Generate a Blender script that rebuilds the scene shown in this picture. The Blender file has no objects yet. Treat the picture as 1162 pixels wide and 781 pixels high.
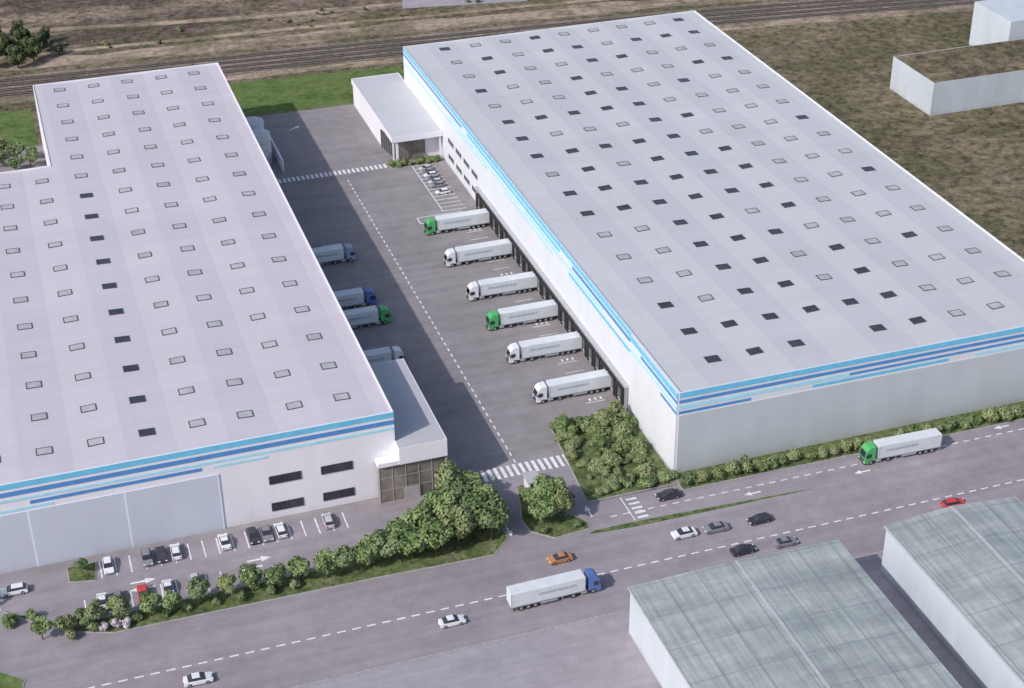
import bpy, bmesh, math, random
from mathutils import Vector, Matrix
random.seed(7)
D=bpy.data; SC=bpy.context.scene; COL=SC.collection

# ---------------------------------------------------------------- materials
def new_mat(name):
    m=D.materials.new(name); m.use_nodes=True
    nt=m.node_tree; b=nt.nodes["Principled BSDF"]
    return m,nt,b
def N(nt,t,**kw):
    n=nt.nodes.new(t)
    for k,v in kw.items(): setattr(n,k,v)
    return n
def c4(c): return (c[0],c[1],c[2],1.0)
def coords(nt,scale=(1,1,1),rot=0.0,world=True):
    if world:
        g=N(nt,"ShaderNodeNewGeometry"); src=g.outputs["Position"]
    else:
        g=N(nt,"ShaderNodeTexCoord"); src=g.outputs["Object"]
    mp=N(nt,"ShaderNodeMapping"); mp.inputs["Scale"].default_value=scale
    mp.inputs["Rotation"].default_value=(0,0,rot)
    nt.links.new(src,mp.inputs["Vector"]); return mp.outputs["Vector"]
def noise(nt,vec,scale,detail=4,rough=0.55):
    n=N(nt,"ShaderNodeTexNoise"); n.inputs["Scale"].default_value=scale
    n.inputs["Detail"].default_value=detail; n.inputs["Roughness"].default_value=rough
    nt.links.new(vec,n.inputs["Vector"]); return n.outputs["Fac"]
def ramp(nt,fac,stops):
    r=N(nt,"ShaderNodeValToRGB"); cr=r.color_ramp
    while len(cr.elements)<len(stops): cr.elements.new(0.5)
    for e,(p,c) in zip(cr.elements,stops): e.position=p; e.color=c4(c)
    nt.links.new(fac,r.inputs["Fac"]); return r.outputs["Color"]
def mix(nt,a,b,fac,mode='MIX'):
    m=N(nt,"ShaderNodeMix",data_type='RGBA',blend_type=mode)
    for sock,v in ((m.inputs[6],a),(m.inputs[7],b)):
        if isinstance(v,tuple): sock.default_value=c4(v)
        else: nt.links.new(v,sock)
    if isinstance(fac,(int,float)): m.inputs[0].default_value=fac
    else: nt.links.new(fac,m.inputs[0])
    return m.outputs[2]
def math_(nt,op,a,b=None):
    n=N(nt,"ShaderNodeMath",operation=op)
    for i,v in enumerate((a,b)):
        if v is None: continue
        if isinstance(v,(int,float)): n.inputs[i].default_value=v
        else: nt.links.new(v,n.inputs[i])
    return n.outputs[0]
def plain(name,c,rough=0.6,var=0.08,scale=0.7,metal=0.0,spec=0.3):
    m,nt,b=new_mat(name)
    v=coords(nt); f=noise(nt,v,scale,3)
    lo=tuple(x*(1-var) for x in c); hi=tuple(min(1,x*(1+var)) for x in c)
    col=ramp(nt,f,[(0.3,lo),(0.7,hi)])
    nt.links.new(col,b.inputs["Base Color"])
    b.inputs["Roughness"].default_value=rough; b.inputs["Metallic"].default_value=metal
    b.inputs["Specular IOR Level"].default_value=spec
    return m
def gridlines(nt,axis,period,width):
    g=N(nt,"ShaderNodeNewGeometry"); s=N(nt,"ShaderNodeSeparateXYZ")
    nt.links.new(g.outputs["Position"],s.inputs[0])
    a=math_(nt,'DIVIDE',s.outputs[axis],period)
    fr=math_(nt,'FRACT',a)
    return math_(nt,'LESS_THAN',fr,width/period),a
def scale_mask(nt,m,k): return math_(nt,'MULTIPLY',m,k)

def asphalt(name,base,tint=(1,1,1)):
    m,nt,b=new_mat(name)
    v=coords(nt); big=noise(nt,v,0.03,5,0.6); mid=noise(nt,v,0.3,5,0.65); fine=noise(nt,v,3.0,3,0.7)
    c=tuple(base*t for t in tint)
    col=ramp(nt,big,[(0.3,tuple(x*0.84 for x in c)),(0.7,tuple(x*1.13 for x in c))])
    for f,lo,hi in ((mid,0.87,1.08),(fine,0.95,1.05)):
        col=mix(nt,col,ramp(nt,f,[(0.3,(lo,)*3),(0.7,(hi,)*3)]),1.0,'MULTIPLY')
    vs=coords(nt,(0.015,0.5,1)); st=noise(nt,vs,1.0,5,0.6)
    col=mix(nt,col,ramp(nt,st,[(0.35,(0.9,0.9,0.9)),(0.65,(1.05,1.05,1.05))]),1.0,'MULTIPLY')
    sn=noise(nt,coords(nt,(0.5,1,1)),0.12,6,0.7)
    col=mix(nt,col,tuple(x*0.72 for x in c),scale_mask(nt,ramp(nt,sn,[(0.58,(0,0,0)),(0.72,(1,1,1))]),0.5))
    nt.links.new(col,b.inputs["Base Color"]); b.inputs["Roughness"].default_value=0.85
    b.inputs["Specular IOR Level"].default_value=0.2
    return m
M_road=asphalt("asphalt_road",0.29,(1.045,0.94,1.035))
M_yard=asphalt("asphalt_yard",0.265,(1.045,0.965,1.0))
M_pave=asphalt("concrete_paving",0.345,(1.04,0.95,1.04))

def field(name,cols,scale=0.05,streak=(1,1,1),rot=0.0,bump=0.5,ms=0.5,mk_=(0.5,1.45),patch=None):
    m,nt,b=new_mat(name)
    v=coords(nt,streak,rot); a=noise(nt,v,scale,8,0.7)
    col=ramp(nt,a,[(0.36,cols[0]),(0.46,cols[1]),(0.54,cols[2]),(0.65,cols[3])])
    v2=coords(nt)
    if patch:
        pn=noise(nt,v2,0.03,8,0.78)
        col=mix(nt,col,patch,scale_mask(nt,ramp(nt,pn,[(0.47,(0,0,0)),(0.56,(1,1,1))]),0.75))
    f=noise(nt,v2,ms,7,0.8)
    k=ramp(nt,f,[(0.38,(mk_[0],)*3),(0.5,(0.95,0.95,0.95)),(0.62,(mk_[1],mk_[1]*0.97,mk_[1]*0.92))])
    col=mix(nt,col,k,1.0,'MULTIPLY')
    nt.links.new(col,b.inputs["Base Color"]); b.inputs["Roughness"].default_value=0.95
    b.inputs["Specular IOR Level"].default_value=0.1
    bp=N(nt,"ShaderNodeBump"); bp.inputs["Strength"].default_value=bump; bp.inputs["Distance"].default_value=0.6
    nt.links.new(f,bp.inputs["Height"]); nt.links.new(bp.outputs[0],b.inputs["Normal"])
    return m
M_field=field("brown_field",[(0.115,0.10,0.065),(0.175,0.145,0.098),(0.22,0.182,0.128),(0.15,0.14,0.08)],0.035,(0.5,1,1),0.25,0.7,0.36,(0.36,1.5),(0.115,0.11,0.06))
M_field2=field("dark_field",[(0.085,0.062,0.05),(0.14,0.11,0.085),(0.22,0.175,0.135),(0.30,0.24,0.19)],0.05,(0.25,1,1),-0.05,0.7,0.36,(0.38,1.5),(0.09,0.08,0.055))
M_dirt=field("dirt_track",[(0.22,0.17,0.13),(0.34,0.27,0.21),(0.42,0.335,0.265),(0.27,0.22,0.165)],0.09,(0.25,1,1),0,0.4,0.35,(0.55,1.25),(0.17,0.145,0.10))
M_ballast=field("ballast",[(0.14,0.115,0.10),(0.22,0.18,0.155),(0.29,0.245,0.21),(0.18,0.15,0.125)],0.15,(0.2,1,1),0,0.4,0.5,(0.6,1.3),(0.16,0.14,0.10))
M_grass=field("grass",[(0.08,0.125,0.04),(0.11,0.165,0.05),(0.13,0.185,0.062),(0.15,0.17,0.075)],0.12,(1,1,1),0,0.3,0.5,(0.7,1.25))
M_grass2=field("rough_grass",[(0.07,0.095,0.04),(0.105,0.145,0.055),(0.145,0.18,0.078),(0.19,0.185,0.11)],0.25,(1,1,1),0,0.5,0.9,(0.55,1.4))
M_kerb=plain("kerb_concrete",(0.34,0.33,0.34),0.8,0.2,1.5)
M_paint=plain("road_paint",(0.74,0.74,0.76),0.6,0.18,1.2)

def roofmat(name,c,amt=0.05):
    m,nt,b=new_mat(name)
    v=coords(nt,(0.25,1,1)); a=noise(nt,v,0.07,6,0.6)
    col=ramp(nt,a,[(0.3,tuple(x*(1-amt) for x in c)),(0.7,tuple(min(1,x*(1+amt*0.6)) for x in c))])
    lx,ax=gridlines(nt,0,9.0,0.12); ly,ay=gridlines(nt,1,5.7,0.12)
    col=mix(nt,col,tuple(x*0.8 for x in c),scale_mask(nt,ly,0.14))
    col=mix(nt,col,tuple(x*0.8 for x in c),scale_mask(nt,lx,0.2))
    v3=coords(nt,(0.08,0.9,1)); s3=noise(nt,v3,0.5,5,0.65)
    col=mix(nt,col,ramp(nt,s3,[(0.35,(0.965,0.965,0.97)),(0.6,(1.0,1.0,1.0))]),1.0,'MULTIPLY')
    dn=noise(nt,coords(nt,(1.0,0.12,1)),0.35,6,0.7)
    col=mix(nt,col,tuple(x*0.86 for x in c),scale_mask(nt,ramp(nt,dn,[(0.55,(0,0,0)),(0.75,(1,1,1))]),0.5))
    nt.links.new(col,b.inputs["Base Color"]); b.inputs["Roughness"].default_value=0.6
    b.inputs["Specular IOR Level"].default_value=0.2
    return m
M_roofL=roofmat("metal_roof_lilac",(0.55,0.52,0.575))
M_roofR=roofmat("metal_roof_grey",(0.525,0.53,0.56))
M_annex=roofmat("annex_roof_grey",(0.47,0.465,0.50))
def oldroof():
    m,nt,b=new_mat("weathered_corrugated_roof")
    v=coords(nt,(0.25,1,1)); a=noise(nt,v,0.22,8,0.75)
    col=ramp(nt,a,[(0.3,(0.24,0.27,0.275)),(0.5,(0.335,0.37,0.372)),(0.7,(0.46,0.485,0.48))])
    v2=coords(nt,(1.3,0.06,1)); a2=noise(nt,v2,1.0,5,0.65)
    k=ramp(nt,a2,[(0.35,(0.78,0.79,0.79)),(0.65,(1.1,1.1,1.08))])
    col=mix(nt,col,k,1.0,'MULTIPLY')
    st=noise(nt,coords(nt,(0.3,0.15,1)),0.6,6,0.7)
    col=mix(nt,col,(0.29,0.27,0.23),scale_mask(nt,ramp(nt,st,[(0.55,(0,0,0)),(0.7,(1,1,1))]),0.4))
    lx,_=gridlines(nt,0,6.2,0.3); ly,_=gridlines(nt,1,8.0,0.35)
    col=mix(nt,col,(0.17,0.19,0.20),scale_mask(nt,lx,0.5)); col=mix(nt,col,(0.19,0.21,0.22),scale_mask(nt,ly,0.4))
    nt.links.new(col,b.inputs["Base Color"]); b.inputs["Roughness"].default_value=0.7
    return m
M_old=oldroof()
def wallmat(name,c,px,lw=0.12,k=0.85,amt=0.05):
    m,nt,b=new_mat(name)
    v=coords(nt,(0.4,0.4,0.15)); a=noise(nt,v,0.5,5,0.6)
    col=ramp(nt,a,[(0.3,tuple(x*(1-amt) for x in c)),(0.7,tuple(min(1,x*(1+amt*0.5)) for x in c))])
    lx,_=gridlines(nt,0,px,lw); ly,_=gridlines(nt,1,px,lw)
    g=N(nt,"ShaderNodeNewGeometry"); s=N(nt,"ShaderNodeSeparateXYZ"); nt.links.new(g.outputs["Normal"],s.inputs[0])
    m1=math_(nt,'MULTIPLY',math_(nt,'ABSOLUTE',s.outputs[1]),lx)
    m2=math_(nt,'MULTIPLY',math_(nt,'ABSOLUTE',s.outputs[0]),ly)
    kc=tuple(min(1,x*k) for x in c)
    col=mix(nt,col,kc,m1); col=mix(nt,col,kc,m2)
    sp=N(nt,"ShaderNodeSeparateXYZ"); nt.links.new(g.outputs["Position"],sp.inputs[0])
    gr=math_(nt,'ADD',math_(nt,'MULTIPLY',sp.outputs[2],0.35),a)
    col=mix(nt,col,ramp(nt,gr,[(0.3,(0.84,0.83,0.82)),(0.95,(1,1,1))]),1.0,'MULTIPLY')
    nt.links.new(col,b.inputs["Base Color"]); b.inputs["Roughness"].default_value=0.55
    return m
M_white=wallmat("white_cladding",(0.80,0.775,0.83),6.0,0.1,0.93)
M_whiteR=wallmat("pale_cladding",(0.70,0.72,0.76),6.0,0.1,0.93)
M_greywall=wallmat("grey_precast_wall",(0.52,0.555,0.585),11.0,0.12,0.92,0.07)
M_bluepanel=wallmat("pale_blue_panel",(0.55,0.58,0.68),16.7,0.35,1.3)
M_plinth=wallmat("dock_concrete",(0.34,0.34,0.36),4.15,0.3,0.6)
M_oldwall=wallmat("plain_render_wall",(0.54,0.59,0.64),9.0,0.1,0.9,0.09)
M_cyan=plain("cyan_stripe",(0.17,0.53,0.76),0.5)
M_lcyan=plain("light_cyan_stripe",(0.42,0.71,0.83),0.5)
M_blue=plain("blue_stripe",(0.10,0.27,0.58),0.5)
M_dark=plain("dark_rubber",(0.04,0.04,0.043),0.8)
M_door=plain("dock_door",(0.13,0.135,0.15),0.6)
M_frame=plain("dark_frame",(0.075,0.07,0.08),0.6)
M_glassD=plain("dark_glass",(0.045,0.047,0.06),0.25,0.3,0.3,spec=0.5)
M_glassL=plain("pale_skylight_sheet",(0.43,0.42,0.45),0.5,0.15,0.3)
M_glassB=plain("bronze_glass",(0.20,0.175,0.155),0.25,0.45,0.25,spec=0.5)
M_metal=plain("galvanised_metal",(0.42,0.43,0.45),0.45)
M_mull=plain("mullion_grey",(0.38,0.37,0.37),0.5)
M_tyre=plain("tyre",(0.03,0.03,0.032),0.9)
M_rim=plain("wheel_rim",(0.35,0.35,0.37),0.4,metal=0.3)
M_trailer=plain("trailer_white",(0.63,0.66,0.69),0.45,0.06,0.5)
M_trim=plain("trailer_trim",(0.36,0.38,0.41),0.5)
M_lamp=plain("headlamp",(0.75,0.75,0.72),0.2)
M_red=plain("tail_lamp",(0.4,0.02,0.02),0.3)
M_tank=plain("tank_white",(0.60,0.60,0.63),0.5)
M_bark=plain("bark",(0.09,0.065,0.045),0.9,0.3,2)
def markmat():
    m,nt,b=new_mat("trailer_lettering")
    tc=N(nt,"ShaderNodeTexCoord"); s=N(nt,"ShaderNodeSeparateXYZ"); nt.links.new(tc.outputs["Object"],s.inputs[0])
    u=math_(nt,'DIVIDE',s.outputs[0],0.5); fr=math_(nt,'FRACT',u)
    a=math_(nt,'LESS_THAN',fr,0.74)
    f=noise(nt,coords(nt,(3.2,0,3.4),0,False),1.0,1)
    bb=math_(nt,'GREATER_THAN',f,0.40)
    mk_=math_(nt,'MULTIPLY',a,bb)
    col=mix(nt,(0.63,0.66,0.69),(0.28,0.35,0.45),mk_)
    nt.links.new(col,b.inputs["Base Color"]); b.inputs["Roughness"].default_value=0.45
    return m
M_mark=markmat()
def paint(n,c): return plain(n,c,0.3,0.03,spec=0.5)
P={'green':paint("green_paint",(0.08,0.40,0.13)),'white':paint("white_paint",(0.72,0.73,0.76)),'blue':paint("blue_paint",(0.10,0.18,0.44)),'pale_blue':paint("pale_blue_paint",(0.28,0.36,0.52)),
   'grey':paint("grey_paint",(0.22,0.22,0.25)),'black':paint("black_paint",(0.04,0.04,0.05)),'orange':paint("orange_paint",(0.46,0.22,0.09)),
   'red':paint("red_paint",(0.60,0.05,0.05)),'silver':paint("silver_paint",(0.48,0.49,0.52))}
def leafmat(name,dark,mid,light):
    m,nt,b=new_mat(name)
    v=coords(nt,world=True); a=noise(nt,v,0.75,4,0.65)
    at=N(nt,"ShaderNodeAttribute"); at.attribute_name="tone"
    oi=N(nt,"ShaderNodeObjectInfo")
    s=math_(nt,'ADD',math_(nt,'MULTIPLY',at.outputs["Fac"],0.55),a)
    s2=math_(nt,'ADD',math_(nt,'MULTIPLY',oi.outputs["Random"],0.26),s)
    col=ramp(nt,s2,[(0.45,dark),(0.78,mid),(1.0,light)])
    nt.links.new(col,b.inputs["Base Color"]); b.inputs["Roughness"].default_value=0.7
    b.inputs["Specular IOR Level"].default_value=0.2
    return m
M_leaf=leafmat("leaf_green",(0.055,0.095,0.032),(0.13,0.195,0.07),(0.225,0.295,0.125))
M_leaf2=leafmat("leaf_dark",(0.045,0.078,0.034),(0.105,0.16,0.065),(0.19,0.245,0.12))
M_leaf3=leafmat("leaf_olive",(0.07,0.10,0.04),(0.155,0.195,0.08),(0.25,0.285,0.14))
M_leafd=leafmat("leaf_darkest",(0.02,0.035,0.015),(0.055,0.08,0.033),(0.11,0.13,0.06))  # darkest foliage colour, for the old trees beside the railway
M_bloom=leafmat("pink_blossom",(0.12,0.12,0.08),(0.40,0.36,0.40),(0.70,0.62,0.70))

# ---------------------------------------------------------------- helpers
def add_box(bm,x0,x1,y0,y1,z0,z1,mi=0):
    vs=[bm.verts.new(p) for p in ((x0,y0,z0),(x1,y0,z0),(x1,y1,z0),(x0,y1,z0),(x0,y0,z1),(x1,y0,z1),(x1,y1,z1),(x0,y1,z1))]
    for q in ((3,2,1,0),(4,5,6,7),(0,1,5,4),(1,2,6,5),(2,3,7,6),(3,0,4,7)):
        f=bm.faces.new([vs[i] for i in q]); f.material_index=mi
def add_frustum(bm,b,t,z0,z1,mi=0):
    vs=[bm.verts.new(p) for p in ((b[0],-b[2],z0),(b[1],-b[2],z0),(b[1],b[2],z0),(b[0],b[2],z0),(t[0],-t[2],z1),(t[1],-t[2],z1),(t[1],t[2],z1),(t[0],t[2],z1))]
    for q in ((3,2,1,0),(4,5,6,7),(0,1,5,4),(1,2,6,5),(2,3,7,6),(3,0,4,7)):
        f=bm.faces.new([vs[i] for i in q]); f.material_index=mi
def add_profile(bm,pts,hw,mi=0,taper=None):
    n=len(pts)
    def w(z): return hw if taper is None else hw-taper(z)
    a=[bm.verts.new((x,-w(z),z)) for x,z in pts]; b=[bm.verts.new((x,w(z),z)) for x,z in pts]
    bm.faces.new(a).material_index=mi; bm.faces.new(b[::-1]).material_index=mi
    for i in range(n):
        j=(i+1)%n
        bm.faces.new([a[j],a[i],b[i],b[j]]).material_index=mi
def add_cyl(bm,c,r,h,axis='Y',seg=14,mi=0,r2=None):
    rot=Matrix.Rotation(math.pi/2,4,'X') if axis=='Y' else Matrix.Identity(4)
    res=bmesh.ops.create_cone(bm,cap_ends=True,segments=seg,radius1=r,radius2=r if r2 is None else r2,depth=h,matrix=Matrix.Translation(c)@rot)
    fs=set()
    for v in res['verts']:
        for f in v.link_faces: fs.add(f)
    for f in fs: f.material_index=mi
def mk(name,bm,mats,bevel=0.0):
    bmesh.ops.recalc_face_normals(bm,faces=bm.faces[:])
    if bevel: bmesh.ops.bevel(bm,geom=bm.edges[:],offset=bevel,segments=2,affect='EDGES',profile=0.5,clamp_overlap=True)
    me=D.meshes.new(name); bm.to_mesh(me); bm.free()
    for m in (mats if isinstance(mats,(list,tuple)) else [mats]): me.materials.append(m)
    return me
def obj(name,me,parent=None,loc=(0,0,0),rot=0.0,scale=None):
    o=D.objects.new(name,me); COL.objects.link(o); o.location=loc; o.rotation_euler=(0,0,rot)
    if scale is not None: o.scale=scale if isinstance(scale,(tuple,list)) else (scale,)*3
    if parent is not None: o.parent=parent
    return o
def top(o,label,cat,group=None):
    o["label"]=label; o["category"]=cat
    if group: o["group"]=group
    return o
def empty(name,loc=(0,0,0),rot=0.0,scale=None):
    o=obj(name,None,None,loc,rot,scale); o.empty_display_size=1; return o
def struct(name,me,label):
    o=obj(name,me); o["kind"]="structure"; o["label"]=label; o["category"]="ground" ; return o
def boxes(name,lst,mats):
    bm=bmesh.new()
    for b in lst: add_box(bm,*b)
    return mk(name,bm,mats)
def sheet(pts,z,mat,name):
    bm=bmesh.new(); bm.faces.new([bm.verts.new((x,y,z)) for x,y in pts])
    return mk(name,bm,mat)
def island(name,pts,mat,label,h=0.14,kw=0.22):
    bm=bmesh.new(); f=bm.faces.new([bm.verts.new((x,y,0.0)) for x,y in pts])
    f.normal_update()
    if f.normal.z<0: f.normal_flip()
    r=bmesh.ops.extrude_face_region(bm,geom=[f])
    for v in r['geom']:
        if isinstance(v,bmesh.types.BMVert): v.co.z=h
    topf=[g for g in r['geom'] if isinstance(g,bmesh.types.BMFace)]
    for ff in bm.faces: ff.material_index=0
    bmesh.ops.inset_region(bm,faces=topf,thickness=kw,depth=0.0)
    for t in topf: t.material_index=1
    for t in topf:
        for v in t.verts: v.co.z=h+0.03
    return struct(name,mk(name,bm,[M_kerb,mat]),label)
def ribbon(pts,off,w,z,mat,name,bm=None,mi=0):
    own=bm is None
    if own: bm=bmesh.new()
    L=[];n=len(pts)
    for i,p in enumerate(pts):
        a=Vector(pts[max(0,i-1)]); b=Vector(pts[min(n-1,i+1)]); t=(b-a).normalized(); nn=Vector((-t.y,t.x))
        w1=w*(random.uniform(0.7,1.35) if own and 1.9<w<16 else 1); w2=w*(random.uniform(0.7,1.35) if own and 1.9<w<16 else 1)
        q=Vector(p)+nn*off; L.append((q+nn*w1/2,q-nn*w2/2))
    for i in range(n-1):
        bm.faces.new([bm.verts.new((*v,z)) for v in (L[i][1],L[i+1][1],L[i+1][0],L[i][0])]).material_index=mi
    if own: return mk(name,bm,mat)

# ---------------------------------------------------------------- ground
struct("ground",sheet([(-1500,-1200),(1800,-1200),(1800,2200),(-1500,2200)],0,M_field,"ground"),"mottled olive brown earth around the logistics park")
def wavy(x0,y0,x1,y1,n,amp):
    return [(x0+(x1-x0)*i/n+random.uniform(-amp,amp)*0.3,y0+(y1-y0)*i/n+random.uniform(-amp,amp)) for i in range(n+1)]
struct("field",sheet(wavy(-600,300,500,262,60,2.5)+[(500,1400),(-600,1400)],0.01,M_field2,"field"),"dark ploughed field beyond the railway")
tr0=[(-500,285),(-250,262),(-110,250),(-50,246.5),(14,243),(66,239.5),(118,235),(170,229),(225,222),(340,206),(600,165)]
track=[]
for a,b in zip(tr0,tr0[1:]):
    for k in range(6): track.append((a[0]+(b[0]-a[0])*k/6,a[1]+(b[1]-a[1])*k/6))
track.append(tr0[-1])
struct("dirt_track",ribbon(track,20,9,0.02,M_dirt,"dirt_track"),"tan dirt track running beside the railway")
struct("dirt_track",ribbon(track,29.5,2.5,0.022,M_dirt,"dirt_track"),"thin pale footpath beyond the dirt track")
struct("dirt_track",ribbon(track,-8.5,4.5,0.02,M_dirt,"dirt_track"),"narrow tan dirt verge beside the rails")
struct("dirt_track",ribbon([(-500,330),(-250,316),(-140,309),(-106,305),(-88,300),(-70,297),(-55,294),(-40,292),(-20,289),(0,288),(15,286),(30,285),(90,283),(140,276),(200,268),(500,230)],0,4,0.024,M_dirt,"dirt_track"),"narrow pale farm track across the field")
struct("ground",ribbon(track,3,18,0.03,M_ballast,"railway_ballast"),"grey brown railway ballast bed")
struct("paving",sheet([(24,281),(66,274),(74,294),(30,304)],0.035,M_pave,"paving"),"pale paved yard beyond the railway")
bm=bmesh.new()
M_rail=plain("rail_steel",(0.05,0.042,0.038),0.6); M_sleeper=plain("sleeper_shoulder",(0.155,0.125,0.107),0.9,0.35,0.8)
for k,off in enumerate((-3.8,0.2,4.2,8.2)):
    ribbon(track,off,2.4,0.05,None,"",bm,1)
    for s in (-0.75,0.75): ribbon(track,off+s,0.32,0.2,None,"",bm,0)
rw=obj("railway_track",mk("railway_track",bm,[M_rail,M_sleeper])); rw["kind"]="structure"; rw["label"]="parallel steel railway tracks on ballast"; rw["category"]="railway"

struct("grass",sheet([(-49,206),(-14,204),(9,204),(9,229),(-49,233)],0.034,M_grass,"grass"),"mown green lawn strip behind the yard")
struct("grass",sheet([(-140,186),(-102,186),(-102,232),(-140,236)],0.034,M_grass,"grass"),"green lawn behind the wide warehouse wing")
struct("yard",sheet([(-160,-3),(2.5,-3),(2.5,204),(-160,204)],0.04,M_yard,"yard"),"grey asphalt truck yard between the warehouses")
struct("road",sheet([(-400,-34),(500,-34),(500,-3.2),(-400,-3.2)],0.05,M_road,"road"),"wide grey asphalt road with dashed centre lines")
struct("road",sheet([(-160,-3.19),(-16,-3.19),(-16,9.5),(-160,9.5)],0.05,M_road,"road"),"car park and gate apron asphalt")
struct("paving",sheet([(-400,-200),(500,-200),(500,-34.3),(-400,-34.3)],0.05,M_pave,"paving"),"pale concrete forecourt south of the road")
struct("kerb",boxes("kerb",[(-400,500,-34.3,-34.0,0,0.12)],M_kerb),"low concrete kerb along the road")
struct("grass_verge",sheet([(1.6,-2.4),(500,-2.4),(500,0.37),(1.6,0.37)],0.056,M_grass2,"verge"),"rough grass verge at the foot of the warehouse wall")
island("grass_verge",[(-124,1.5),(-117,-4),(-112,-6.5),(-60,-5.6),(-55,-4),(-50,2.5),(-39,3.5),(-35.3,2),(-34.8,-5),(-35,-8.5),(-39,-12.3),(-60,-11.6),(-106,-11.2),(-113,-8.5),(-122,-1)],M_grass2,"long planted verge beside the car park")
island("grass_verge",[(-28.5,6.5),(-29.6,1),(-31,-4),(-30.5,-8),(-27,-11.2),(-20,-10.6),(-19.5,-8.5),(-22.5,-4),(-25,6.5)],M_grass2,"small planted traffic island with a tree")
island("grass_verge",[(-19.5,-11.3),(-10,-11.2),(24,-12.7),(24,-13.1),(-12,-13.0),(-21,-12.2)],M_grass2,"thin grass median beside the slip road",0.1,0.12)
island("grass_verge",[(-15.5,22.8),(-17.5,-2.8),(0.5,-2.8),(1.4,4),(1.4,24.3),(-6,24.6)],M_grass2,"planted bed beside the warehouse corner")
island("grass_verge",[(1.0,-5.2),(98,-5.6),(98,-2.5),(1.0,-2.5)],M_grass2,"hedge strip along the slip road")
island("grass_verge",[(-112,9.5),(-112,5),(-107.3,4),(-106.8,9.5)],M_grass2,"small grass island in the car park")
island("grass_verge",[(-14,159.5),(-13,155.6),(1.4,155.6),(1.4,157.2),(-11,157.2)],M_grass2,"planted bed by the office entrance")
island("grass_verge",[(-150,-14),(-125,-14.5),(-121,-18),(-124,-30),(-150,-33)],M_grass,"grass corner beside the road")

# ---------------------------------------------------------------- markings
Z=0.062
bm=bmesh.new()
def rect(x0,x1,y0,y1,z=Z):
    bm.faces.new([bm.verts.new(p) for p in ((x0,y0,z),(x1,y0,z),(x1,y1,z),(x0,y1,z))])
def poly(pts,z=Z):
    bm.faces.new([bm.verts.new((x,y,z)) for x,y in pts])
def arrow(x,y,d,s=1.0,z=Z):
    pts=[(-2.2,-.22),(0.3,-.22),(0.3,-.8),(2.2,0),(0.3,.8),(0.3,.22),(-2.2,.22)]
    poly([(x+s*(a*math.cos(d)-b*math.sin(d)),y+s*(a*math.sin(d)+b*math.cos(d))) for a,b in pts],z)
x=-112.0
while x<130:
    rect(x,x+1.5,-23.6,-23.3); x+=2.6
x=-15.0
while x<130:
    rect(x,x+1.3,-8.55,-8.3); x+=2.5
y=14.0
while y<154:
    rect(-26.15,-25.85,y,y+1.3,0.052); y+=2.5
x=-33.5
while x<-16.5:
    rect(x,x+0.7,9.8,13.6,0.066); x+=1.3
x=-43.5
while x<-14:
    rect(x,x+0.65,156.8,159.4,0.052); x+=1.25
for k in range(6): rect(-10.3,-8.2,-12.0+k*1.45,-11.45+k*1.45)
rect(-11.2,-11.0,-11,-3.4)
arrow(13,-10.4,math.pi,.8); arrow(36,-11.0,math.pi,.8); arrow(70,-6.4,math.pi,.8); arrow(-34.2,-6,-1.57,.9,0.066)
arrow(-79,0.6,0,1,0.066); arrow(-81,-1.4,math.pi,1,0.066); arrow(-99.5,1.2,0,1,0.066); arrow(-100,-0.8,math.pi,1,0.066)
arrow(-125,4,0,1,0.066);arrow(-126,1.5,math.pi,1,0.066)
arrow(-18.2,-5.5,1.57,0.8)
x=-106.4
while x<-60:
    rect(x,x+0.24,4.4,9.4,0.066); x+=2.62
x=-110
while x<-86:
    rect(x,x+0.22,-5.2,-0.6,0.066); x+=2.62
y=126.0
while y<156:
    rect(-7.5,-1.5,y,y+0.22,0.052); y+=2.25
rect(-7.7,-7.5,126,155.6,0.052)
rect(-15,-3,121.0,121.25,0.052); rect(-15,-3,124.4,124.65,0.052); rect(-15,-14.75,121.25,124.4,0.052)
for k in range(24):
    y=25.2+k*4.15
    rect(-5.4,-1.2,y,y+0.18,0.052)
    if k%4 in (1,3):
        for q in range(3): rect(-4.4+q*1.2,-4.0+q*1.2,y+0.7,y+1.6,0.052)
rect(-41,-36.5,112,112.25,0.052); rect(-41,-36.5,117,117.25,0.052); rect(-36.7,-36.5,112.25,117,0.052)
arrow(-32,192,0.6,1.0,0.052)
struct("road_marking",mk("road_marking",bm,M_paint),"white painted dashes, crossings and parking bays")

# ---------------------------------------------------------------- buildings
def inset_poly(poly,t):
    n=len(poly);out=[]
    for i in range(n):
        p0=Vector(poly[i-1]);p1=Vector(poly[i]);p2=Vector(poly[(i+1)%n])
        a=(p1-p0).normalized();b=(p2-p1).normalized()
        na=Vector((-a.y,a.x));nb=Vector((-b.y,b.x))
        d=(na+nb); d=d/ (1+na.dot(nb)); out.append(tuple(p1+d*t))
    return out
def ring_wall(poly,t,z0,z1):
    bm=bmesh.new(); inn=inset_poly(poly,t); n=len(poly)
    V={}
    for nm,pl in (("o",poly),("i",inn)):
        for z in (z0,z1): V[nm,z]=[bm.verts.new((x,y,z)) for x,y in pl]
    for i in range(n):
        j=(i+1)%n
        bm.faces.new([V["o",z0][i],V["o",z0][j],V["o",z1][j],V["o",z1][i]])
        bm.faces.new([V["i",z0][j],V["i",z0][i],V["i",z1][i],V["i",z1][j]])
        bm.faces.new([V["o",z1][i],V["o",z1][j],V["i",z1][j],V["i",z1][i]])
        bm.faces.new([V["o",z0][j],V["o",z0][i],V["i",z0][i],V["i",z0][j]])
    return bm
def tri(x,ridge0,period,rise):
    u=((x-ridge0)/period)%1.0
    return rise*(abs(u-0.5)*2)
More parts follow.
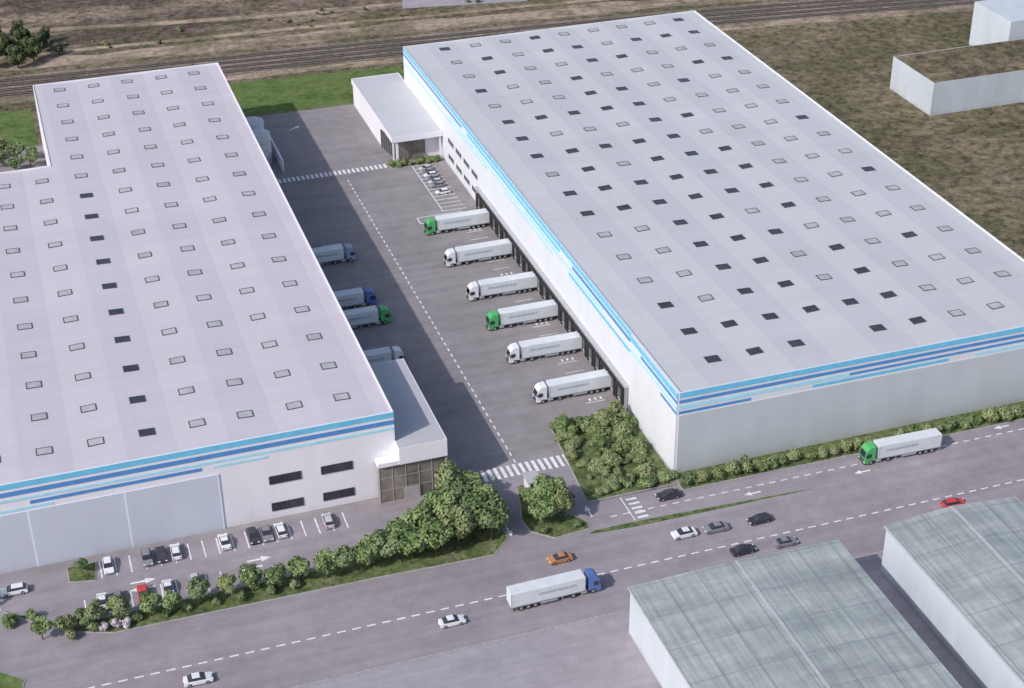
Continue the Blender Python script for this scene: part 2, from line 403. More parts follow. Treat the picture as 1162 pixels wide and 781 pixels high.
def folded_roof(x0,x1,y0,y1,zb,ridge0,period,rise):
    xs=sorted(set([x0,x1]+[ridge0+k*period/2 for k in range(-30,31) if x0<ridge0+k*period/2<x1]))
    bm=bmesh.new(); pv=None
    for x in xs:
        z=zb+tri(x,ridge0,period,rise); v=(bm.verts.new((x,y0,z)),bm.verts.new((x,y1,z)))
        if pv: bm.faces.new([pv[0],v[0],v[1],pv[1]])
        pv=v
    return bm
def skylight_mesh(name,dark):
    bm=bmesh.new(); w,l,t=1.45,1.15,0.16
    add_box(bm,-w,w,-l,-l+t,-0.2,0.10,0); add_box(bm,-w,w,l-t,l,-0.2,0.10,0)
    add_box(bm,-w,-w+t,-l+t,l-t,-0.2,0.10,0); add_box(bm,w-t,w,-l+t,l-t,-0.2,0.10,0)
    add_box(bm,-w+t,w-t,-l+t,l-t,-0.1,0.06,1)
    return mk(name,bm,[M_frame,M_glassD if dark else M_glassL])
SKD=skylight_mesh("skylight_dark",True); SKL=skylight_mesh("skylight_pale",False)
camxy=Vector((-107.6,-231.5))
def place_skylights(parent,lst,zf,slope):
    lst=sorted(lst,key=lambda a:(Vector(a[:2])-camxy).length)
    for x,y,dk in lst[:100]:
        o=obj("skylight",SKD if dk else SKL,parent,(x,y,zf(x)+0.02)); o.rotation_euler=(0,slope(x),0)
    rest=lst[100:]
    if rest:
        bm=bmesh.new()
        for x,y,dk in rest:
            M=Matrix.Translation((x,y,zf(x)+0.02))@Matrix.Rotation(slope(x),4,'Y')
            tmp=bmesh.new(); tmp.from_mesh(SKD if dk else SKL)
            for f in tmp.faces:
                if dk and f.material_index==1: f.material_index=2
            tmp.transform(M); me=D.meshes.new("tmp"); tmp.to_mesh(me); tmp.free(); bm.from_mesh(me); D.meshes.remove(me)
        o=obj("skylight",mk("skylight_rows",bm,[M_frame,M_glassL,M_glassD]),parent); o["kind"]="stuff"

# ---- right warehouse
RX0,RX1,RY0,RY1,RH=2.0,93.2,0.5,197.0,18.3
R_=empty("warehouse",(0,0,0)); top(R_,"long white warehouse with blue stripes and truck docks","warehouse")
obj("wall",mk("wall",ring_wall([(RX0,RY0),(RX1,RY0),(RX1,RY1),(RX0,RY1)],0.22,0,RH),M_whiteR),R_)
ris=0.3
zR=RH-0.42
fz=lambda x: zR+tri(x,8.5,18,ris)
def slopeR(x): return math.atan((fz(x-0.05)-fz(x+0.05))/0.1)
obj("roof",mk("roof",folded_roof(RX0+.22,RX1-.22,RY0+.22,RY1-.22,zR,8.5,18,ris),M_roofR),R_)
lst=[]
for i in range(9):
    for j in range(17):
        x=13+9.05*i+random.uniform(-.15,.15); y=10+11.35*j
        if i==3 and j==0: continue
        dk = (i in (0,1) and j<2) or (i in (2,3,4,5) and random.random()<0.72) or random.random()<0.15
        if i in (0,1) and j>1: dk=random.random()<0.4
        if j>13: dk=random.random()<0.35
        lst.append((x,y,dk))
place_skylights(R_,lst,fz,slopeR)
obj("facade_panel",boxes("facade_panel",[(RX0+0.02,RX1-0.02,RY0-0.12,RY0-0.003,0,13.2)],M_greywall),R_)
obj("corner_panel",boxes("corner_panel",[(RX0-0.5,RX0-0.003,RY0+0.02,23.6,0,RH-0.02)],M_whiteR),R_)
def stripes_x(name,y,segs,par):
    obj(name,boxes(name,[(a,b,y-0.05,y-0.003,z0,z1,mi) for a,b,z0,z1,mi in segs],[M_cyan,M_blue,M_lcyan]),par)
def stripes_y(name,x,segs,par):
    obj(name,boxes(name,[(x-0.05,x-0.003,a,b,z0,z1,mi) for a,b,z0,z1,mi in segs],[M_cyan,M_blue,M_lcyan]),par)
T=RH
stripes_x("facade_stripe",RY0,[(RX0,RX1,T-1.2,T-0.08,0),(RX0,RX1,T-2.4,T-1.7,1),(RX0,38,T-3.7,T-2.9,2),(38.01,RX1,T-3.55,T-3.0,1),(RX0,17,T-4.8,T-4.2,1),(30,60,T-4.7,T-4.05,0),(66,RX1,T-4.8,T-4.1,2)],R_)
stripes_y("facade_stripe",RX0-0.5,[(RY0-0.05,23.6,T-1.3,T-0.08,0),(RY0-0.05,18,T-2.4,T-1.7,1),(RY0-0.05,23.6,T-3.7,T-2.9,2),(RY0,8,T-4.8,T-4.2,1)],R_)
stripes_y("facade_stripe",RX0,[(23.7,RY1,T-1.3,T-0.08,0),(23.7,58,T-2.5,T-1.7,1),(40,91,T-3.8,T-2.9,2),(66,135,T-2.5,T-1.7,0),(94,150,T-3.8,T-3.1,2),(118,RY1,T-5.0,T-4.3,2),(140,RY1,T-2.5,T-1.8,1),(24,60,T-5.0,T-4.2,0),(70,105,T-5.1,T-4.3,2)],R_)
obj("dock_wall",boxes("dock_wall",[(RX0-0.6,RX0-0.003,24.0,126.0,0,5.4)],M_plinth),R_)
obj("canopy",boxes("canopy",[(RX0-1.0,RX0-0.003,24.0,126.0,5.5,5.65)],M_metal),R_)
bm=bmesh.new()
add_box(bm,-0.25,0,-1.35,1.35,1.1,4.1,1)
add_box(bm,-0.7,0,-1.75,-1.35,0.9,4.5,0); add_box(bm,-0.7,0,1.35,1.75,0.9,4.5,0); add_box(bm,-0.7,0,-1.35,1.35,4.1,4.5,0)
add_box(bm,-0.55,0,-1.6,-1.1,0.3,0.85,0); add_box(bm,-0.55,0,1.1,1.6,0.3,0.85,0)
add_box(bm,-0.35,0,-1.0,1.0,0.8,1.05,2)
DOCK=mk("dock_door",bm,[M_dark,M_door,M_metal])
for k in range(24): obj("dock_door",DOCK,R_,(RX0-0.605,27.3+k*4.15,0))
def window_mesh(w,h,n,glass=None,fm=None):
    bm=bmesh.new(); t=0.12
    add_box(bm,-w/2,w/2,-0.12,-0.0,-h/2,-h/2+t,0); add_box(bm,-w/2,w/2,-0.12,0,h/2-t,h/2,0)
    for i in range(n+1):
        x=-w/2+i*(w-t)/n; add_box(bm,x,x+t,-0.12,0,-h/2+t,h/2-t,0)
    for i in range(n):
        x=-w/2+i*(w-t)/n+t; add_box(bm,x,x+(w-t)/n-t,-0.05,0,-h/2+t,h/2-t,1)
    return mk("window",bm,[fm or M_metal,glass or M_glassD])
W1=window_mesh(5,1.5,3)
for y in (129,136,143,150): 
    obj("window",W1,R_,(RX0-0.003,y,7.6),-math.pi/2)
    obj("window",W1,R_,(RX0-0.003,y,3.0),-math.pi/2)
# ---- office
O_=empty("office_building",(0,0,0)); top(O_,"low white office block with overhanging roof and glazed front","office building")
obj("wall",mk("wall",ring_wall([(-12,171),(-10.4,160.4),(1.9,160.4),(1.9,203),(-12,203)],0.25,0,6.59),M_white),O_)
bm=ring_wall([(-12.3,157.6),(1.9,157.6),(1.9,203.2),(-12.3,203.2)],0.14,6.6,8.2)
obj("fascia",mk("fascia",bm,M_white),O_)
obj("roof",boxes("roof",[(-12.16,1.76,157.74,203.06,6.7,8.05)],M_roofR),O_)
for x in (-11.9,1.2): obj("column",boxes("column",[(x-.18,x+.18,157.8,158.16,0,6.69)],M_white),O_)
bm=bmesh.new(); add_box(bm,-9.9,-2.4,160.2,160.39,0.2,5.2,1)
for i in range(6): add_box(bm,-9.9+i*1.48,-9.82+i*1.48,160.1,160.19,0.2,5.2,0)
obj("glass_front",mk("glass_front",bm,[M_mull,M_glassB]),O_)
bm=bmesh.new(); add_box(bm,0.4,10.2,-0.2,-0.01,0.2,5.4,1)
for i in range(7): add_box(bm,0.4+i*1.6,0.48+i*1.6,-0.3,-0.21,0.2,5.4,0)
o=obj("glass_front",mk("glass_front",bm,[M_mull,M_glassD]),O_,(-12,171,0)); o.rotation_euler=(0,0,math.atan2(160.4-171,1.6))

# ---- left warehouse
LX0,LX1,LY0,LH=-165.0,-50.3,11.8,18.5
L_=empty("warehouse",(0,0,0)); top(L_,"wide white warehouse with lilac roof and blue stripes","warehouse")
poly_L=[(LX0,LY0),(LX1,LY0),(LX1,202),(-100.8,202),(-100.8,146),(LX0,146)]
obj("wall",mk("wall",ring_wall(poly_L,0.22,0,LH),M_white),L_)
zL=LH-0.42
fzL=lambda x: zL+tri(x,-62.5,18,0.3)
def slopeL(x): return math.atan((fzL(x-0.05)-fzL(x+0.05))/0.1)
bm=folded_roof(-100.58,LX1-.22,LY0+.22,201.78,zL,-62.5,18,0.3)
b2=folded_roof(LX0+.22,-100.58,LY0+.22,145.78,zL,-62.5,18,0.3); me=D.meshes.new("t"); b2.to_mesh(me); b2.free(); bm.from_mesh(me)
obj("roof",mk("roof",bm,M_roofL),L_)
lst=[]
for i in range(9):
    for j in range(16):
        x=-58-9.05*i+random.uniform(-.15,.15); y=20.3+11.75*j
        if x<-101 and y>140: continue
        if x<-125 and y<110: continue
        dk=(i==4 and j<10)
        lst.append((x,y,dk))
place_skylights(L_,lst,fzL,slopeL)
obj("facade_panel",boxes("facade_panel",[(LX0,-83.2,LY0-0.16,LY0-0.003,0,12.2)],M_bluepanel),L_)
T=LH
stripes_x("facade_stripe",LY0,[(LX0,LX1,T-1.2,T-0.08,0),(LX0,LX1,T-2.7,T-1.75,1),(LX0,LX1,T-3.9,T-3.3,2),(-116,-86,T-5.0,T-4.3,1),(LX0,-112,T-6.0,T-5.4,2),(-84,-74,T-4.9,T-4.4,2)],L_)
W3=window_mesh(6.0,1.8,2,None,M_frame)
for x in (-71.3,-61.6):
    for z in (2.6,8.6): obj("window",W3,L_,(x,LY0-0.003,z))
for k in range(20): obj("dock_door",DOCK,L_,(LX1,47+k*5.0,0),math.pi)
A_=empty("entrance_annex",(0,0,0)); top(A_,"grey roofed entrance block with bronze glass front","office building")
obj("wall",mk("wall",ring_wall([(-50.29,9.2),(-41,9.2),(-41,40),(-50.29,40)],0.1,8.3,12.0),M_white),A_)
obj("roof",sheet([(-50.19,9.3),(-41.1,9.3),(-41.1,39.9),(-50.19,39.9)],11.94,M_annex,"roof"),A_)
obj("wall",mk("wall",ring_wall([(-50.29,11.0),(-41.02,11.0),(-41.02,39.98),(-50.29,39.98)],0.2,0,8.29),M_white),A_)
bm=bmesh.new(); add_box(bm,-54.2,-41.3,9.8,10.99,0,8.2,1)
for i in range(6): add_box(bm,-54.2+i*2.55,-54.1+i*2.55,9.7,9.797,0,8.2,0)
for z in (2.7,5.4): add_box(bm,-54.0,-41.3,9.74,9.79,z,z+0.1,0)
add_box(bm,-41.297,-41.03,9.45,10.99,0,8.2,0)
obj("glass_front",mk("glass_front",bm,[M_mull,M_glassB]),A_)
obj("canopy",boxes("canopy",[(-54.4,-50.3,9.3,11.7,8.3,9.2)],M_white),A_)
obj("door",boxes("door",[(-49.5,-46.5,9.5,9.69,0,2.6)],M_mull),A_)

# ---- tanks
bm=bmesh.new(); add_cyl(bm,(0,0,4.2),3.4,8.4,'Z',28,0); add_cyl(bm,(0,0,8.8),3.4,0.8,'Z',28,0,0.6)
TANK=mk("shell",bm,M_tank)
bm=bmesh.new()
for z in (2.0,4.2,6.4): add_cyl(bm,(0,0,z),3.46,0.12,'Z',28,0)
TB=mk("hoop",bm,M_metal)
for (x,y) in ((-45.8,172),(-45.8,181)):
    e=empty("storage_tank",(x,y,0.04)); top(e,"white cylindrical water tank beside the warehouse","tank","tanks beside the warehouse")
    obj("shell",TANK,e); obj("hoop",TB,e)
b_=obj("boundary_wall",boxes("boundary_wall",[(-41.2,-40.7,164,183,0,3.2)],M_white)); top(b_,"white screen wall beside the storage tanks","wall")

def block(x0,x1,y0,y1,h,label,roofm):
    e=empty("block_building"); top(e,label,"building")
    obj("wall",mk("wall",ring_wall([(x0,y0),(x1,y0),(x1,y1),(x0,y1)],0.12,0,h),M_oldwall),e)
    obj("roof",sheet([(x0+.12,y0+.12),(x1-.12,y0+.12),(x1-.12,y1-.12),(x0+.12,y1-.12)],h-0.1,roofm,"roof"),e)
block(141.5,230,139,161.5,10,"plain pale block with brown earth roof",M_field)
block(184,250,166,186,14,"taller plain pale block beside the field",M_oldwall)
sl=obj("concrete_slab",boxes("concrete_slab",[(158,168,164,170,0,1.2)],M_pave)); top(sl,"low concrete slab lying in the field","slab")

def oldwh(x0,x1,y0,y1,h,label,ridges,rise):
    e=empty("warehouse"); top(e,label,"warehouse")
    obj("wall",mk("wall",ring_wall([(x0,y0),(x1,y0),(x1,y1),(x0,y1)],0.3,0,h),M_oldwall),e)
    per=(x1-x0)/ridges
    obj("roof",mk("roof",folded_roof(x0-0.25,x1+0.25,y0-0.3,y1+0.3,h+0.02,x0+per/2,per,rise),M_old),e)
    obj("fascia",boxes("fascia",[(x0-0.35,x0-0.255,y0-0.3,y1+0.3,h-0.35,h+0.1)],M_metal),e)
    bm=bmesh.new()
    add_box(bm,x0+per/2-0.25,x0+per/2+0.25,y0,y1,h+rise-0.05,h+rise+0.12,0)
    obj("ridge_cap",mk("ridge_cap",bm,M_metal),e)
oldwh(-24,14.3,-112,-39.5,9.6,"old warehouse with weathered blue grey roof",1,0.6)
oldwh(24.3,50,-112,-38.6,9.6,"second old warehouse with streaked grey roof",1,1.0)

# ---------------------------------------------------------------- vehicles
def wheel_mesh(r,w,name="wheel"):
    bm=bmesh.new(); add_cyl(bm,(0,0,0),r,w,'Y',18,0); add_cyl(bm,(0,0,0),r*0.58,w+0.03,'Y',12,1)
    return mk(name,bm,[M_tyre,M_rim])
WT=wheel_mesh(0.52,0.34); WC=wheel_mesh(0.33,0.22)
def truck_parts(c):
    P_=P[c]; parts=[]
    bm=bmesh.new()
    add_profile(bm,[(0.0,0.45),(0.0,1.6),(0.12,2.4),(0.42,3.25),(1.0,3.8),(2.25,3.95),(2.25,0.9),(1.95,0.9),(1.7,1.05),(1.1,1.05),(0.85,0.45)],1.24,0,lambda z:0.0 if z<2.4 else (z-2.4)*0.08)
    parts.append(("cab",mk("cab",bm,P_),(0,0,0)))
    bm=bmesh.new()
    v=[bm.verts.new(p) for p in ((-0.03,-1.05,1.75),(-0.03,1.05,1.75),(0.28,0.98,2.95),(0.28,-0.98,2.95))]; bm.faces.new(v)
    bmesh.ops.solidify(bm,geom=bm.faces[:],thickness=0.04)
    parts.append(("windscreen",mk("windscreen",bm,M_glassD),(-0.02,0,0)))
    bm=bmesh.new(); add_box(bm,0.45,1.35,-1.26,-1.235,1.75,2.6,0); 
    parts.append(("side_window",mk("side_window",bm,M_glassD),(0,0,0)))
    bm=bmesh.new(); add_box(bm,0.45,1.35,1.235,1.26,1.75,2.6,0)
    parts.append(("side_window",mk("side_window",bm,M_glassD),(0,0,0)))
    bm=bmesh.new(); add_box(bm,-0.06,-0.003,-0.8,0.8,0.75,1.45,0); add_box(bm,-0.12,-0.003,-1.2,1.2,0.35,0.62,0)
    parts.append(("grille",mk("grille",bm,M_frame),(0,0,0)))
    bm=bmesh.new(); add_box(bm,-0.08,-0.003,0,0.32,0,0.2,0); H_=mk("headlight",bm,M_lamp)
    parts.append(("headlight",H_,(0,-1.18,0.68))); parts.append(("headlight",H_,(0,0.86,0.68)))
    bm=bmesh.new(); add_box(bm,0.1,0.25,-0.12,0.12,0,0.7,0); Mi=mk("mirror",bm,M_frame)
    parts.append(("mirror",Mi,(0,-1.42,1.9))); parts.append(("mirror",Mi,(0,1.42,1.9)))
    bm=bmesh.new(); add_box(bm,0.9,6.3,-0.42,0.42,0.62,0.95,0); add_box(bm,2.5,3.6,-1.15,-0.55,0.45,1.0,1); add_box(bm,2.5,3.6,0.55,1.15,0.45,1.0,1)
    parts.append(("chassis",mk("chassis",bm,[M_frame,M_metal]),(0,0,0)))
    bm=bmesh.new(); add_box(bm,2.9,16.5,-1.27,1.27,1.2,4.0,0); parts.append(("trailer_body",mk("trailer_body",bm,M_trailer,0.05),(0,0,0)))
    bm=bmesh.new(); add_box(bm,2.88,16.52,-1.29,1.29,1.05,1.199,0); add_box(bm,6.5,16.3,-0.6,0.6,0.75,1.049,0)
    add_box(bm,8.0,11.2,-1.24,-1.18,0.55,0.95,0); add_box(bm,8.0,11.2,1.18,1.24,0.55,0.95,0)
    add_box(bm,6.9,7.1,-0.9,-0.7,0.05,1.04,0); add_box(bm,6.9,7.1,0.7,0.9,0.05,1.04,0)
    add_box(bm,16.35,16.5,-1.2,1.2,0.5,0.7,0)
    for s in (-1,1):
        for xx in (2.895,16.4): add_box(bm,xx,xx+0.11,s*1.2-0.085 if s>0 else -1.285,s*1.2+0.085 if s>0 else -1.115,1.2,4.01,0)
    parts.append(("trailer_frame",mk("trailer_frame",bm,M_trim),(0,0,0)))
    for s in (-1,1):
        bm=bmesh.new(); y0=1.272*s; y1=1.282*s
        add_box(bm,4.6,11.5,min(y0,y1),max(y0,y1),2.5,3.05,0)
        parts.append(("lettering",mk("lettering",bm,M_mark),(0,0,0)))
    for xx in (1.4,5.1,12.1,13.4,14.7):
        for s in (-1,1): parts.append(("wheel",WT,(xx,s*1.02,0.52)))
    bm=bmesh.new(); add_box(bm,0,0.03,-0.2,0.2,0,0.14,0); tl=mk("tail_light",bm,M_red)
    for s in (-1,1): parts.append(("tail_light",tl,(16.525,s*0.95,0.75)))
    return parts
TR={c:truck_parts(c) for c in ('green','white','blue','pale_blue')}
def put(parts,name,x,y,rot,label,cat,group,z=0.05,sc=1.0):
    e=empty(name,(x,y,z),rot,sc if sc!=1.0 else None); top(e,label,cat,group)
    for nm,me,loc in parts: obj(nm,me,e,loc)
    return e
for c,y,dx,r in (('white',33.4,.3,.006),('white',50.2,-.2,-.008),('green',65.2,.2,.004),('white',79.5,0,-.004),('white',97.2,-.3,.01),('green',115.0,.1,0)):
    put(TR[c],"articulated_truck",-15.4+dx*.5,y,r,c+" cab truck with white trailer backed to dock","truck","trucks at the loading docks")
for c,y,x in (('pale_blue',108,-35.0),('blue',85.2,-35.8),('green',76,-34.8),('white',57.5,-36.6)):
    put(TR[c],"articulated_truck",x,y,math.pi,c.replace('_',' ')+" cab truck in the shaded loading bay","truck","trucks at the loading docks")
put(TR['blue'],"articulated_truck",-24.6,-26.8,math.pi+0.02,"blue cab truck with white trailer driving on road","truck",None,0.06)
put(TR['green'],"articulated_truck",37.3,-8.3,-0.02,"green cab truck with white trailer on slip road","truck",None,0.06)

def car_parts(c,hatch=False):
    P_=P[c]; parts=[]
    bm=bmesh.new()
    add_profile(bm,[(0.0,0.32),(-0.02,0.62),(0.15,0.78),(1.15,0.93),(3.55 if not hatch else 3.9,0.98),(4.25,0.92),(4.38,0.6),(4.35,0.3),(3.9,0.22),(0.5,0.22)],0.88,0,lambda z:0.0 if z<0.8 else (z-0.8)*0.4)
    parts.append(("body",mk("body",bm,P_,0.05),(0,0,0)))
    bm=bmesh.new(); e=4.15 if hatch else 3.75; t=3.75 if hatch else 3.05
    add_frustum(bm,(1.05,e,0.79),(1.78,t,0.62),0.93,1.40,0); parts.append(("window",mk("window",bm,M_glassD),(0,0,0)))
    bm=bmesh.new(); add_frustum(bm,(1.78,t,0.64),(1.92,t-0.1,0.56),1.37,1.45,0)
    parts.append(("roof",mk("roof",bm,P_,0.02),(0,0,0)))
    for xx in (0.82,3.5):
        for s in (-1,1): parts.append(("wheel",WC,(xx,s*0.79,0.33)))
    for s in (-1,1):
        bm=bmesh.new(); add_box(bm,-0.05,0.12,-0.17,0.17,0,0.14,0); parts.append(("headlight",mk("headlight",bm,M_lamp),(0,s*0.62,0.6)))
        bm=bmesh.new(); add_box(bm,-0.1,0.03,-0.15,0.15,0,0.14,0); parts.append(("tail_light",mk("tail_light",bm,M_red),(4.39,s*0.62,0.66)))
    return [(n,m,(l[0]-2.2,l[1],l[2])) for n,m,l in parts]
CR={}
def car(c,x,y,rot,label,group=None,hatch=False,z=0.05,sc=None):
    k=(c,hatch)
    if k not in CR: CR[k]=car_parts(c,hatch)
    put(CR[k],"car",x,y,rot+random.uniform(-.04,.04),label,"car",group,z,sc or random.uniform(1.0,1.08))
pi=math.pi
for c,x,y,r,l in (('orange',-28.3,-17.6,0,"orange brown car crossing the junction"),('white',-51.5,-27.6,pi,"white car driving along the main road"),
    ('white',-94.5,-27.8,pi,"white car driving along the road"),('white',-4.5,-18.2,0,"white car waiting on the main road"),('grey',1.6,-18.6,0,"dark grey car on the main road"),
    ('black',10.3,-18.9,0,"black car driving on the main road"),('black',3.4,-26.2,pi,"black car near the dashed centre line"),('grey',11.6,-26.6,pi,"dark car following along the road"),
    ('red',46.5,-26.4,pi,"red car beside the old warehouse"),('black',-2.5,-6.4,0,"dark car at the slip road crossing"),('white',-121.2,5.4,0,"white car entering the car park")):
    car(c,x,y,r,l,None,random.random()<0.4,0.06)
for c,x in (('white',-105),('grey',-98.2),('black',-95.6),('white',-93),('white',-84.2),('black',-79),('grey',-76.5),('white',-73.9),('silver',-65.0)):
    car(c,x+0.1,7.0,pi/2 if random.random()<.5 else -pi/2,c+" car parked by the warehouse wall","cars parked in front of the warehouse",random.random()<0.5)
for c,x in (('white',-107),('grey',-104.4),('red',-100),('white',-95.7),('silver',-91)):
    car(c,x,-3.0,pi/2,c+" car parked beside the tree strip","cars parked in front of the warehouse",random.random()<0.5)
for c,y in (('silver',151.8),('grey',149.6),('white',147.3),('grey',145.1),('silver',142.8),('grey',140.6),('white',136.1)):
    car(c,-4.6,y+0.2,0,c+" car parked in a bay near the office","cars parked near the office",True,0.05,0.85)
g=empty("gate_booth",(-25.9,4.6,0.17)); top(g,"small white gatehouse at the yard entrance","gatehouse")
obj("wall",boxes("wall",[(-1.1,1.1,-1.5,1.5,0,2.6)],M_white),g); obj("roof",boxes("roof",[(-1.4,1.4,-1.9,1.9,2.603,2.8)],M_metal),g)
obj("window",boxes("window",[(-0.8,0.8,-1.53,-1.503,1.1,2.1)],M_glassD),g)

# ---------------------------------------------------------------- trees
def crown_mesh(seed,clumps,leaves,rx,rz,cr,leaf,z0):
    rr=random.Random(seed); bm=bmesh.new(); tones=[]
    cs=[]
    for i in range(clumps):
        while True:
            p=Vector((rr.uniform(-1,1),rr.uniform(-1,1),rr.uniform(-0.9,1)))
            if 0.25<p.length<1: break
        cs.append((Vector((p.x*rx,p.y*rx,z0+p.z*rz)),cr*rr.uniform(0.6,1.2),rr.random()))
    cs.append((Vector((0,0,z0)),cr*1.2,0.2))
    for c,r,t in cs:
        for k in range(int(leaves*r*r/(cr*cr))):
            n=Vector((rr.gauss(0,1),rr.gauss(0,1),rr.gauss(0,1)+0.15)).normalized()
            p=c+n*r*rr.uniform(0.70,1.12)
            q=(n+Vector((rr.uniform(-1,1),rr.uniform(-1,1),rr.uniform(-.4,1)))*0.55).normalized()
            u=q.orthogonal().normalized(); w=q.cross(u); a=rr.uniform(0,6.28); u,w=u*math.cos(a)+w*math.sin(a),w*math.cos(a)-u*math.sin(a)
            s=leaf*rr.uniform(0.6,1.3)
            vs=[bm.verts.new(p+u*s*x+w*s*y) for x,y in ((-.5,-.15),(.1,-.5),(.55,.1),(-.1,.5))]
            bm.faces.new(vs); tones.append(min(1,max(0,0.55*t+0.45*rr.random())))
    me=D.meshes.new("crown"); bm.to_mesh(me); bm.free()
    at=me.attributes.new("tone","FLOAT","FACE"); at.data.foreach_set("value",tones)
    return me
def trunk_mesh(seed,h,r):
    rr=random.Random(seed); bm=bmesh.new()
    add_cyl(bm,(0,0,h*0.5),r,h,'Z',8,0,r*0.55)
    for i in range(5):
        a=i*1.26+rr.random(); L=h*0.7
        M=Matrix.Translation((0,0,h*0.75))@Matrix.Rotation(a,4,'Z')@Matrix.Rotation(0.7,4,'Y')@Matrix.Translation((0,0,L/2))
        bmesh.ops.create_cone(bm,cap_ends=True,segments=6,radius1=r*0.45,radius2=r*0.15,depth=L,matrix=M)
    return mk("trunk",bm,M_bark)
TREES=[]
for s in range(5):
    me=crown_mesh(s+1,13,150,1.55,1.35,0.92,0.38,3.1); me.materials.append((M_leaf,M_leaf2,M_leaf3,M_leaf,M_leafd)[s])
    TREES.append((trunk_mesh(s,2.4,0.16),me))
SHR=[]
for s in range(5):
    me=crown_mesh(s+31,9,100,0.8,0.45,0.6,0.26,0.85); me.materials.append((M_leaf,M_leaf2,M_leaf3,M_leaf3,M_bloom)[s])
    SHR.append(me)
def tree(x,y,s,label,group,z=0.15,kind=None):
    k=random.randrange(4) if kind is None else kind
    e=empty("tree",(x,y,z),random.uniform(0,6.28),s); top(e,label,"tree",group)
    e.scale=(s*random.uniform(.92,1.08),s*random.uniform(.92,1.08),s*random.uniform(.9,1.1))
    obj("trunk",TREES[k][0],e); obj("crown",TREES[k][1],e)
def shrub(x,y,s,label,group,z=0.15,kind=None,flat=1.0):
    e=empty("shrub",(x,y,z),random.uniform(0,6.28),s); top(e,label,"shrub",group)
    e.scale=(s*random.uniform(.85,1.25),s*random.uniform(.85,1.25),s*random.uniform(.85,1.2)*flat)
    obj("foliage",SHR[random.randrange(4) if kind is None else kind],e)
u=random.uniform
for x in (-117.5,-114,-110.5,-108,-104.5,-100,-95.5,-91,-86.5,-82,-77.5,-73,-69,-65,-61.5):
    tree(x+u(-.5,.5),-8.5+u(-.6,.6),u(0.8,1.1) if x<-90 else u(0.95,1.25),"small leafy tree in the grass verge","trees along the car park",0.15,random.choice((1,3,0,2)))
for x in (-122,-119,-113,-109,-106,-102,-97.5,-93,-88,-84,-79.5,-75):
    shrub(x+u(-.6,.6),-9.6+u(-1,1)+(7 if x<-118 else 0),u(0.7,1.2),"low shrub in the grass verge","shrubs in the verges")
for x,y in ((-107.5,-10),(-105.5,-9.6),(-103.6,-10.3)): shrub(x,y,.8,"pale flowering shrub in the grass verge","shrubs in the verges",0.15,4)
for x,y,s in ((-60,-7.5,1.2),(-57,-7.5,1.35),(-54.5,-4,1.3),(-53,-8.5,1.5),(-50,-3,1.5),(-48.5,-8,1.65),(-45.5,-1.5,1.65),(-44,-7,1.75),(-41,1.5,1.65),(-40,-4.5,1.8),(-38,-8,1.5),(-45.5,1.8,1.3),(-37.5,0,1.5),(-36.8,-4,1.3),(-41.5,5.5,1.6),(-38.2,5.2,1.35)):
    tree(x,y,s,"large dense green tree by the entrance","trees in front of the entrance")
for x,y,s in ((-25.6,-2.5,1.5),(-24,-6,1.4),(-27.4,-6.3,1.35),(-27.5,-1,1.0)):
    tree(x,y,s,"leafy tree on the traffic island","trees on the traffic island",0.15,random.choice((0,3,2)))
for x,y in ((-28,2.5),(-29,-3),(-28.5,-9),(-22,-9.3)): shrub(x,y,u(.6,.9),"low shrub on the traffic island","shrubs in the verges")
for k in range(14):
    shrub(-14.6+k*1.12,u(18.5,23),u(1.2,1.8),"rounded shrub in the corner planting bed","shrubs beside the warehouse corner")
for k in range(85):
    y=u(-1.6,21); shrub(u(-15,0.2),y,u(0.4,1.7),"mixed scrub plant in the corner planting bed","shrubs beside the warehouse corner",0.15,random.choice((0,2,3,3)),u(.5,1))
for x,y,s in ((-14,20.5,0.85),(-6,19,0.95),(-2.5,21.5,0.85),(-9,12,0.85),(-6,9,0.8)):
    tree(x,y,s,"small tree in the corner planting bed","trees beside the warehouse corner",0.15,random.choice((0,2,3)))
x=2.5
while x<97:
    shrub(x,-3.8+u(-.3,.3),u(1.05,1.6),"clipped shrub in the roadside hedge row","hedge shrubs along the slip road"); x+=u(2.3,3.4)
for x in (-12.6,-11,-9.6,-8,-6,-4.4,-3,-1.4,0.2): shrub(x,156.4+(1.5 if x<-12 else 0),u(.7,1.1),"small shrub by the office entrance","shrubs by the office")
for x,y,s in ((-109.5,7,0.6),(-127,3,1.0)): tree(x,y,s,"small tree in the car park","trees along the car park")
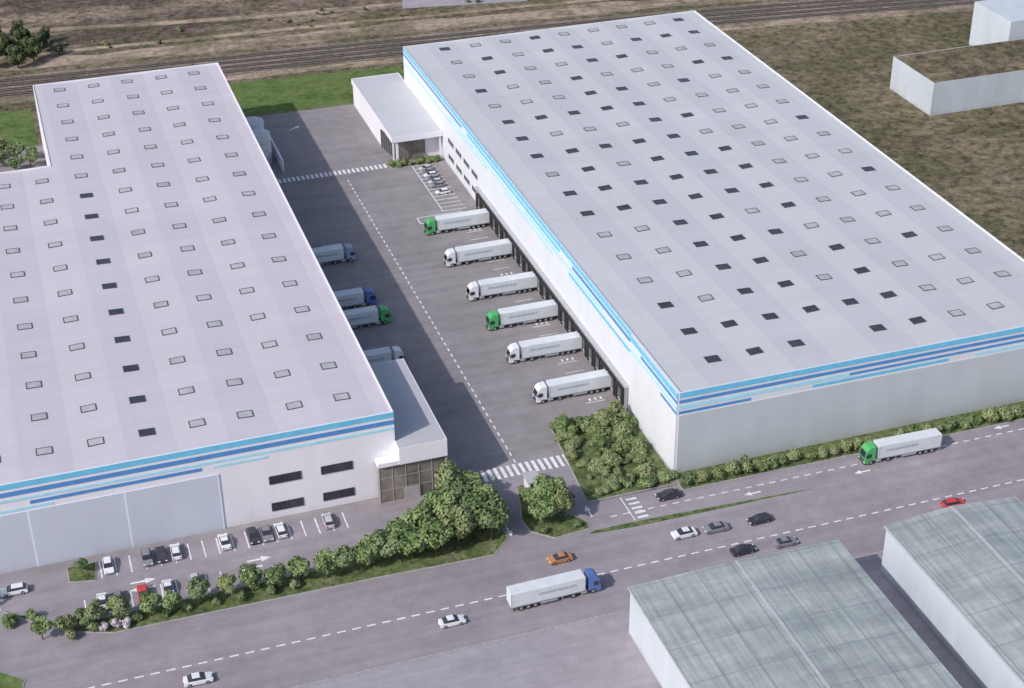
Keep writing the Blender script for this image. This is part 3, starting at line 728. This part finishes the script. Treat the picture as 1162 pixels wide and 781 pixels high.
for x,y,s in ((-113,193,1.1),(-108,196,1.2),(-117,197,1.2),(-105,190,0.9),(-112,201,1.0),(-104,195,.8),(-109,189,.9)):
    tree(x,y,s,"bushy tree behind the warehouse wing","trees behind the warehouse",0.05)
for x,y,s in ((-103,268,1.5),(-98,273,1.6),(-106,277,1.7),(-100,283,1.6),(-110,270,1.5),(-95,280,1.2),(-108,288,1.6),(-101,292,1.4),(-93,288,1.0),(-115,280,1.7),(-90,276,.8),(-112,296,1.3)):
    tree(x,y,s,"dark old tree beside the railway","trees beside the railway",0.0,4)
for k in range(45):
    shrub(u(-95,130),u(274,288),u(.4,.9),"low scrub bush on the railway verge","scrub beside the railway",0.0,random.choice((1,2,3)))

# ---------------------------------------------------------------- light, sky, camera
elev=math.radians(38); az=math.radians(23)
to_sun=Vector((-math.cos(az)*math.cos(elev),-math.sin(az)*math.cos(elev),math.sin(elev)))
ld=D.lights.new("sun","SUN"); ld.energy=3.3; ld.angle=math.radians(0.8); ld.color=(1.0,0.96,0.925)
lo=D.objects.new("sun",ld); COL.objects.link(lo); lo.rotation_euler=(-to_sun).to_track_quat('-Z','Y').to_euler()
w=D.worlds.new("World"); SC.world=w; w.use_nodes=True; nt=w.node_tree
sk=nt.nodes.new("ShaderNodeTexSky"); sk.sky_type='NISHITA'; sk.sun_disc=False
sk.sun_elevation=elev; sk.sun_rotation=math.atan2(to_sun.x,to_sun.y); sk.dust_density=2.0
bg=nt.nodes["Background"]; bg.inputs["Strength"].default_value=0.14
nt.links.new(sk.outputs[0],bg.inputs["Color"])
SC.view_settings.view_transform='Standard'; SC.view_settings.look='None'; SC.view_settings.exposure=0
cam=D.cameras.new("camera"); cam.sensor_width=36; cam.lens=1830/1162*36; cam.clip_start=1; cam.clip_end=6000
co=D.objects.new("camera",cam); COL.objects.link(co)
Rm=((0.94777,0.16976,-0.27002,-107.582),(-0.31882,0.48024,-0.81714,-231.455),(-0.00905,0.86055,0.50928,180.0),(0,0,0,1))
co.matrix_world=Matrix(Rm); SC.camera=co
